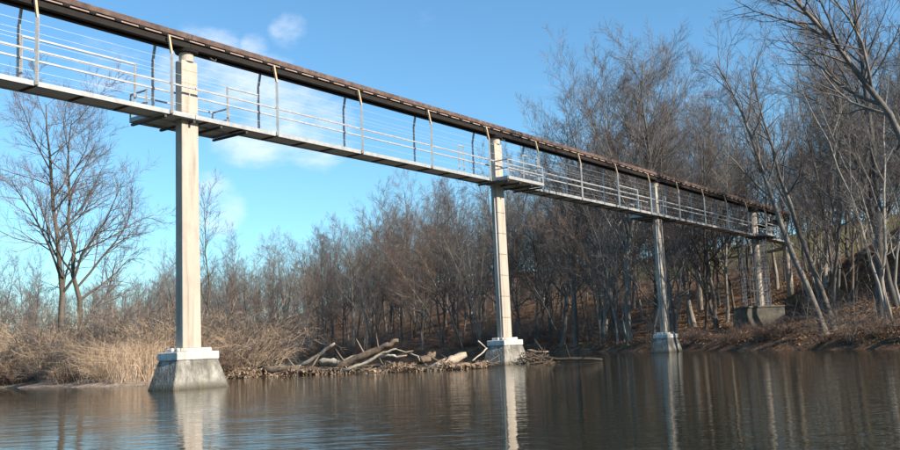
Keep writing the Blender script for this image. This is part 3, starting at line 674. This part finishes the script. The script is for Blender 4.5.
for k in range(130):                                                  # right and far bank
    i = rng.randrange(3, 15); t = rng.random(); q = SH_R[i]*(1-t)+SH_R[i+1]*t; a = SH_R[i+1]-SH_R[i]; nrm_ = np.array([a[1], -a[0]])/np.hypot(*a)
    q = q+nrm_*rng.uniform(.6, 7); x, y = q
    if not in_view(x, y) or shore_d(x, y) < .4: continue
    if x/y > .18 and y < 90 and (shore_d(x, y) > 3 or rng.random() < .35): continue
    px = px_of(x, y)
    put_shrub(rng.choices(['red', 'grey', 'mauve'], [7, 1, 2])[0] if not near_end(x, y) else 'red', x, y, rng.uniform(.5, .95)*(1.25 if y > 100 else 1)*(.75 if near_end(x, y) else 1), rng.uniform(0, 6), zone_words(px)+' by the water')

for k in range(80):                                                 # understorey further up the slope
    y = 50+rng.random()**1.2*130; x = rng.uniform(-.22, .5)*y; d = shore_d(x, y)
    if d < 4 or d > 55 or not clear_of_bridge(x, y) or (x/y > .26 and y < 95 and rng.random() < .8): continue
    put_shrub(rng.choices(['red', 'grey', 'mauve'], [3, 3, 4])[0], x, y, rng.uniform(.7, 1.3), rng.uniform(0, 6), zone_words(px_of(x, y))+' under the trees')
for k in range(11):
    put_shrub('red', wx0-.6+k*.45, wy-rng.uniform(.5, 1.4), rng.uniform(.5, .85), k*2.1, 'in front of the low wall below the far piers')
def far_wood():
    rg = np.random.default_rng(91); y = 60+rg.random(6000)*340; x = rg.uniform(-.52, .56, 6000)*y; P_ = np.c_[x, y]; d = sdist(P_, POLY_R, SH_R)
    P_ = P_[((d > 30) & (d < 90) & ((x/y < .24) | (rg.random(6000) < .35))) | ((d > 1) & (d < 60) & (x/y < -.22))]
    keep = []
    for q in P_:
        if all((q[0]-a[0])**2+(q[1]-a[1])**2 > 9 for a in keep[-400:]): keep.append(q)
        if len(keep) >= 480: break
    B = np.array(keep); n = len(B); z = height(B); H = 12+7*rg.random(n); K = 6; TP = np.empty((n, K, 3)); ln = rg.normal(size=(n, 2))*1.2
    for j in range(K): TP[:, j] = np.c_[B+ln*(j/(K-1))**1.5+rg.normal(size=(n, 2))*.12, z-.4+H*j/(K-1)]
    TR = (.10+.08*rg.random(n))[:, None]*np.linspace(1, .12, K)[None]
    a, ar = branch(rg, TP, TR, 12, .25, 1, (28, 58), (.28, .45), .25, 4, .55, .15, .1, .45, .02)
    b, br = branch(rg, a, ar, 6, .15, 1, (25, 60), (.3, .55), .3, 3, .6, .15, .05, .4, .014)
    c, cr = branch(rg, b, br, 4, .15, 1, (25, 60), (.5, .85), .4, 2, .7, .1, .03, .3, .011)
    V, Fs = join([tubes(TP, TR, 5, True), tubes(a, ar, 3, True), tubes(b, br, 3, True), tubes(c, cr, 3, True)])
    tag(link_mesh('far_wood', np_mesh('far_wood', V, Fs, 'twig_mauve')), 'mass of bare woodland along the ridge behind the slope trees', None, None, 'stuff')
far_wood()
def saplings():
    rg = np.random.default_rng(92); n = 4600; y = 50+rg.random(n)**1.1*200; x = rg.uniform(-.3, .53, n)*y; P_ = np.c_[x, y]; d = sdist(P_, POLY_R, SH_R)
    B = P_[(d > 1.5) & (d < 60) & (rg.random(n) < .55+.5*wob(P_, .2, 6)) & ((x/y < .24) | (y > 95) | (rg.random(n) < .18))]; n = len(B); z = height(B); H = 1+4.2*rg.random(n)**1.6; K = 4; TP = np.empty((n, K, 3)); ln = rg.normal(size=(n, 2))*.22*H[:, None]
    for j in range(K): TP[:, j] = np.c_[B+ln*(j/(K-1))**1.4, z-.1+H*j/(K-1)]
    TR = (.008+.004*H)[:, None]*np.linspace(1, .25, K)[None]
    a, ar = branch(rg, TP, TR, 7, .15, 1, (25, 65), (.25, .5), .3, 3, .6, .2, .05, .4, .007)
    b, br = branch(rg, a, ar, 4, .15, 1, (25, 60), (.35, .7), .4, 2, .7, .1, .0, .3, .006)
    V, Fs = join([tubes(TP, TR, 3, True), tubes(a, ar, 3, True), tubes(b, br, 3, True)])
    tag(link_mesh('saplings', np_mesh('saplings', V, Fs, 'twig_grey')), 'dense thicket of thin bare saplings under the slope trees', None, None, 'stuff')
saplings()

# ------------------------------------------------------------------ reeds (uncountable)
def blades(n, sampler, hmin, hmax, wmin, wmax, lean, seed, droop=.5):
    rg = np.random.default_rng(seed); B = sampler(rg, n); n = len(B); h = hmin+(hmax-hmin)*rg.random(n); a = rg.random(n)*6.283
    d = np.c_[np.cos(a), np.sin(a), np.zeros(n)]; l = lean*rg.random(n); w = wmin+(wmax-wmin)*rg.random(n)
    p0 = B; p1 = B+d*(l*h*.35)[:, None]+np.c_[np.zeros((n, 2)), h*.62]; p2 = B+d*(l*h*(.9+droop*rg.random(n)))[:, None]+np.c_[np.zeros((n, 2)), h*(1-.35*l)]
    Pn = np.stack([p0, p1, p2], 1); Rn = w[:, None]*np.array([[.8, .9, .3]]); return tubes(Pn, Rn, 3, True)
def left_sampler(rg, n):
    px = rg.uniform(-40, 268, n*2); y = 39+rg.random(n*2)**1.6*34; x = (px-450)/FPX*y; P_ = np.c_[x, y]; d = sdist(P_, POLY_L, SH_L)
    k = (d > 1.0+.8*wob(P_, .8, 2)) & (rg.random(len(P_)) < .45+.55*wob(P_, .45, 9)); P_ = P_[k][:n]
    return np.c_[P_, height(P_)-.05]
v, f = blades(10000, left_sampler, .4, 2.3, .005, .011, .9, 71, .8)
tag(link_mesh('reed_bed', np_mesh('reed_bed', v, f, 'reed')), 'dense straw-coloured dead reeds covering the left bank', None, None, 'stuff')
# ------------------------------------------------------------------ leaf litter on the right slope (uncountable)
def leaves(n, sampler, size, seed, tilt=.5):
    rg = np.random.default_rng(seed); B = sampler(rg, n); n = len(B); a = rg.random(n)*6.283; s_ = size*(.6+.8*rg.random(n))
    u = np.c_[np.cos(a), np.sin(a), rg.normal(size=n)*tilt]; v = np.c_[-np.sin(a), np.cos(a), rg.normal(size=n)*tilt]
    V = np.stack([B-u*s_[:, None], B+v*(s_*.55)[:, None], B+u*s_[:, None]+np.c_[np.zeros((n, 2)), s_*.3], B-v*(s_*.55)[:, None]], 1).reshape(-1, 3)
    i = np.arange(n)*4; return V, [np.c_[i, i+1, i+2, i+3]]
def right_sampler(rg, n):
    y = 40+rg.random(n*3)**1.3*110; x = rg.uniform(-.16, .53, n*3)*y; P_ = np.c_[x, y]; d = sdist(P_, POLY_R, SH_R)
    P_ = P_[(d > .6) & (rg.random(len(P_)) < .5+.6*wob(P_, .35, 3))][:n]; return np.c_[P_, height(P_)+.03]
v, f = leaves(90000, right_sampler, .065, 72)
tag(link_mesh('leaf_litter', np_mesh('leaf_litter', v, f, 'leaf')), 'fallen brown leaves scattered over the right slope', None, None, 'stuff')
def brush_sampler(rg, n):
    y = 40+rg.random(n*3)*45; x = rg.uniform(.1, .53, n*3)*y; P_ = np.c_[x, y]; d = sdist(P_, POLY_R, SH_R)
    P_ = P_[(d > .2) & (d < 16) & (rg.random(len(P_)) < .25+.75*wob(P_, .5, 8))][:n]; return np.c_[P_, height(P_)-.03]
v, f = blades(3500, brush_sampler, .3, 1.3, .005, .010, 1.3, 73)
tag(link_mesh('dry_undergrowth', np_mesh('dry_undergrowth', v, f, 'twig_red')), 'low dry brown undergrowth along the right bank', None, None, 'stuff')

# ------------------------------------------------------------------ driftwood jam
def log(name, pts, r0, r1, mt, label, group=None, n=10, jag=.16, seed=1, cat='log', stubs=0):
    pts = [Vector(p) for p in pts]; rg = random.Random(seed)
    fine = []
    for a, b in zip(pts[:-1], pts[1:]):
        for j in range(4): fine.append(a.lerp(b, j/4))
    fine.append(pts[-1])
    for q in fine[1:-1]: q += Vector((rg.uniform(-1, 1), rg.uniform(-1, 1), rg.uniform(-1, 1)))*r0*.34
    K = len(fine); rad = [(r0+(r1-r0)*i/(K-1))*rg.uniform(.84, 1.16) for i in range(K)]
    c = pts[0].copy(); e = empty(name, c, label, cat, group)
    m = MB(); m.tube(fine, rad, n, jag, seed); m.build('stem', mt, e, True)
    for k in range(stubs):
        i = rg.randrange(2, K-1); d = Vector((rg.uniform(-1, 1), rg.uniform(-1, 1), rg.uniform(.2, 1))).normalized()
        m = MB(); m.tube([fine[i], fine[i]+d*rg.uniform(.2, .5), fine[i]+d*rg.uniform(.5, .9)+Vector((0, 0, rg.uniform(-.1, .2)))], [r0*.32, r0*.24, r0*.10], 6, .1, k); m.build('branch_stub', mt, e, True)
    return e
G = 'logs of the driftwood jam'
log('driftwood_log', [at(262, 369, 44.5), at(300, 370, 44.2), at(342, 371, 43.6)], 0.210, 0.122, 'wood_brown', 'long brown log lying at the left end of the driftwood jam', G, seed=2, stubs=2)
log('driftwood_log', [at(300, 366, 44.8), at(318, 355.5, 44.4), at(334.5, 343.5, 44)], 0.104, 0.055, 'wood_pale', 'pale slender log slanting up at the left end of the jam', G, seed=3)
log('driftwood_log', [at(335, 369, 43.6), at(360, 357, 43.2), at(384, 347, 43), at(397, 340.5, 42.9)], 0.177, 0.104, 'wood_brown', 'thick broken log rising to a pale snapped end, highest of the jam', G, seed=4, stubs=4)
log('driftwood_log', [at(318, 363, 45), at(340, 363, 44.6), at(356, 357, 44.3)], 0.193, 0.110, 'wood_pale', 'pale log lying behind the thick broken log', G, seed=5)
log('driftwood_branch', [at(343, 371, 42.4), at(368, 362, 42.2), at(380, 354, 42.1), at(396, 349, 42)], 0.079, 0.043, 'wood_pale', 'bleached forked branch arching in front of the thick broken log', G, seed=6, cat='branch')
log('driftwood_branch', [at(375, 358, 42.4), at(388, 354.5, 42.2), at(397, 357, 42.1), at(407, 355.5, 42)], 0.066, 0.043, 'wood_pale', 'short pale branch curving right of the bleached fork', G, seed=7, cat='branch')
log('driftwood_branch', [at(396, 349, 42.6), at(405, 352, 42.6), at(413, 351, 42.7)], 0.028, 0.013, 'wood_pale', 'thin twig reaching right from the bleached fork', G, seed=8, cat='branch')
log('driftwood_log', [at(428, 370.5, 41.6), at(446, 363, 42), at(466, 354, 42.6)], 0.242, 0.153, 'wood_pale', 'wide grey split log tilted up near the second pier', G, seed=9, n=8, jag=.18)
log('driftwood_log', [at(450, 367, 41.3), at(462, 366.5, 41.6), at(482, 364, 42.2)], 0.153, 0.092, 'wood_brown', 'short hollow log with a dark open end near the second pier', G, seed=10)
log('driftwood_log', [at(420, 362, 43), at(428, 358, 43), at(434, 354, 43.2)], 0.193, 0.122, 'wood_brown', 'brown chunk of trunk in the middle of the jam', G, seed=11, jag=.16)
log('driftwood_branch', [at(410, 353.5, 43), at(418, 356.5, 42.8), at(420, 361, 42.6)], 0.047, 0.025, 'wood_pale', 'small crooked pale branch standing in the middle of the jam', G, seed=12, cat='branch')
log('driftwood_branch', [at(478, 341, 43.6), at(483, 345, 43.6), at(486, 348, 43.7)], 0.034, 0.023, 'wood_pale', 'pale stick poking up at the second pier footing', G, seed=13, cat='branch')
log('driftwood_branch', [at(487, 348, 43.2), at(480, 355, 43), at(472, 361, 42.8)], 0.038, 0.029, 'wood_pale', 'grey stick leaning against the second pier footing', G, seed=14, cat='branch')
log('driftwood_log', [at(440, 362, 43.6), at(455, 358, 43.5), at(464, 357, 43.4)], 0.129, 0.079, 'wood_pale', 'pale weathered log behind the wide split log', G, seed=15)
log('driftwood_log', [at(345, 367, 44), at(368, 366, 43.6), at(392, 367, 43)], 0.120, 0.073, 'wood_brown', 'low brown log in the middle of the jam', G, seed=16, stubs=2)
log('driftwood_log', [at(532, 356, 46.5), at(560, 359, 46.2), at(602, 359.4, 46)], 0.088, 0.058, 'wood_dark', 'dark waterlogged log floating right of the second pier', None, seed=17, stubs=3)
log('driftwood_branch', [at(528, 350, 47), at(540, 352, 46.8), at(548, 351.5, 46.8)], 0.056, 0.043, 'wood_brown', 'grey branch resting above the dark floating log', None, seed=18, cat='branch', stubs=2)
rr_ = random.Random(9)
jl = [(222, 44), (250, 43.6), (262, 44.8), (300, 44.6), (340, 43.8), (380, 42.6), (420, 42), (450, 42), (484, 42.8)]
def jam_xy(rg, n):
    px = rg.uniform(222, 488, n); y = np.interp(px, [a for a, b in jl], [b for a, b in jl])+rg.normal(size=n)*.55
    x = (px-450-6.5)/FPX*y; return px, np.c_[x, y]
def jam_sampler(rg, n):
    px, P_ = jam_xy(rg, n); hh = .32*np.clip(1-np.abs(rg.normal(size=n))*.3, 0, 1)*rg.random(n)*(1+.5*np.sin(px*.13)); return np.c_[P_, hh]
v, f = leaves(5000, jam_sampler, .06, 74, .8)
tag(link_mesh('drift_litter', np_mesh('drift_litter', v, f, 'litter_pale')), 'pale leaves and bark scraps heaped through the driftwood jam', None, None, 'stuff')
def stick_field(n, seed, lmin, lmax, r, sampler, upz=.25):
    rg = np.random.default_rng(seed); B = sampler(rg, n); n = len(B); a = rg.random(n)*6.28; l = lmin+(lmax-lmin)*rg.random(n)
    d = np.c_[np.cos(a), np.sin(a)*.5, rg.normal(size=n)*upz]; d /= np.linalg.norm(d, axis=1, keepdims=True)
    Pn = np.stack([B-d*(l/2)[:, None], B+rg.normal(size=(n, 3))*.05, B+d*(l/2)[:, None]], 1); Rn = (r*(.5+rg.random(n)))[:, None]*np.array([[1, .9, .5]]); return tubes(Pn, Rn, 5, True)
v, f = stick_field(260, 75, .4, 1.9, .022, jam_sampler)
tag(link_mesh('drift_sticks', np_mesh('drift_sticks', v, f, 'wood_brown')), 'tangle of small bleached sticks in the driftwood jam', None, None, 'stuff')
def jam2(rg, n):
    px = rg.uniform(526, 552, n); y = 46.6+rg.normal(size=n)*.5; return np.c_[(px-456)/FPX*y, y, rg.random(n)*.55*np.clip((556-px)/26, 0, 1)]
v, f = stick_field(80, 76, .4, 1.5, .02, jam2)
tag(link_mesh('drift_sticks', np_mesh('drift_sticks', v, f, 'wood_brown')), 'tangle of sticks caught right of the second pier footing', None, None, 'stuff')
# fallen branches on the right bank
for k in range(34):
    for _ in range(40):
        y = rr_.uniform(43, 85); x = rr_.uniform(.12, .52)*y
        if .5 < shore_d(x, y) < 22 and clear_of_bridge(x, y): break
    a = rr_.uniform(-.5, .5)+(math.pi if rr_.random() < .5 else 0); ln = rr_.uniform(1.0, 3.0); p_ = []
    for j in range(4):
        xx = x+math.cos(a)*ln*j/3; yy = y+math.sin(a)*ln*j/3+rr_.uniform(-.35, .35); p_.append((xx, yy, max(hz(xx, yy), 0)+.08+rr_.uniform(0, .35)))
    log('fallen_branch', p_, rr_.uniform(.03, .07), .015, 'wood_brown', 'fallen branch lying among the leaves on the right bank', 'fallen branches on the right bank', seed=k+40, n=6, cat='branch', stubs=2)
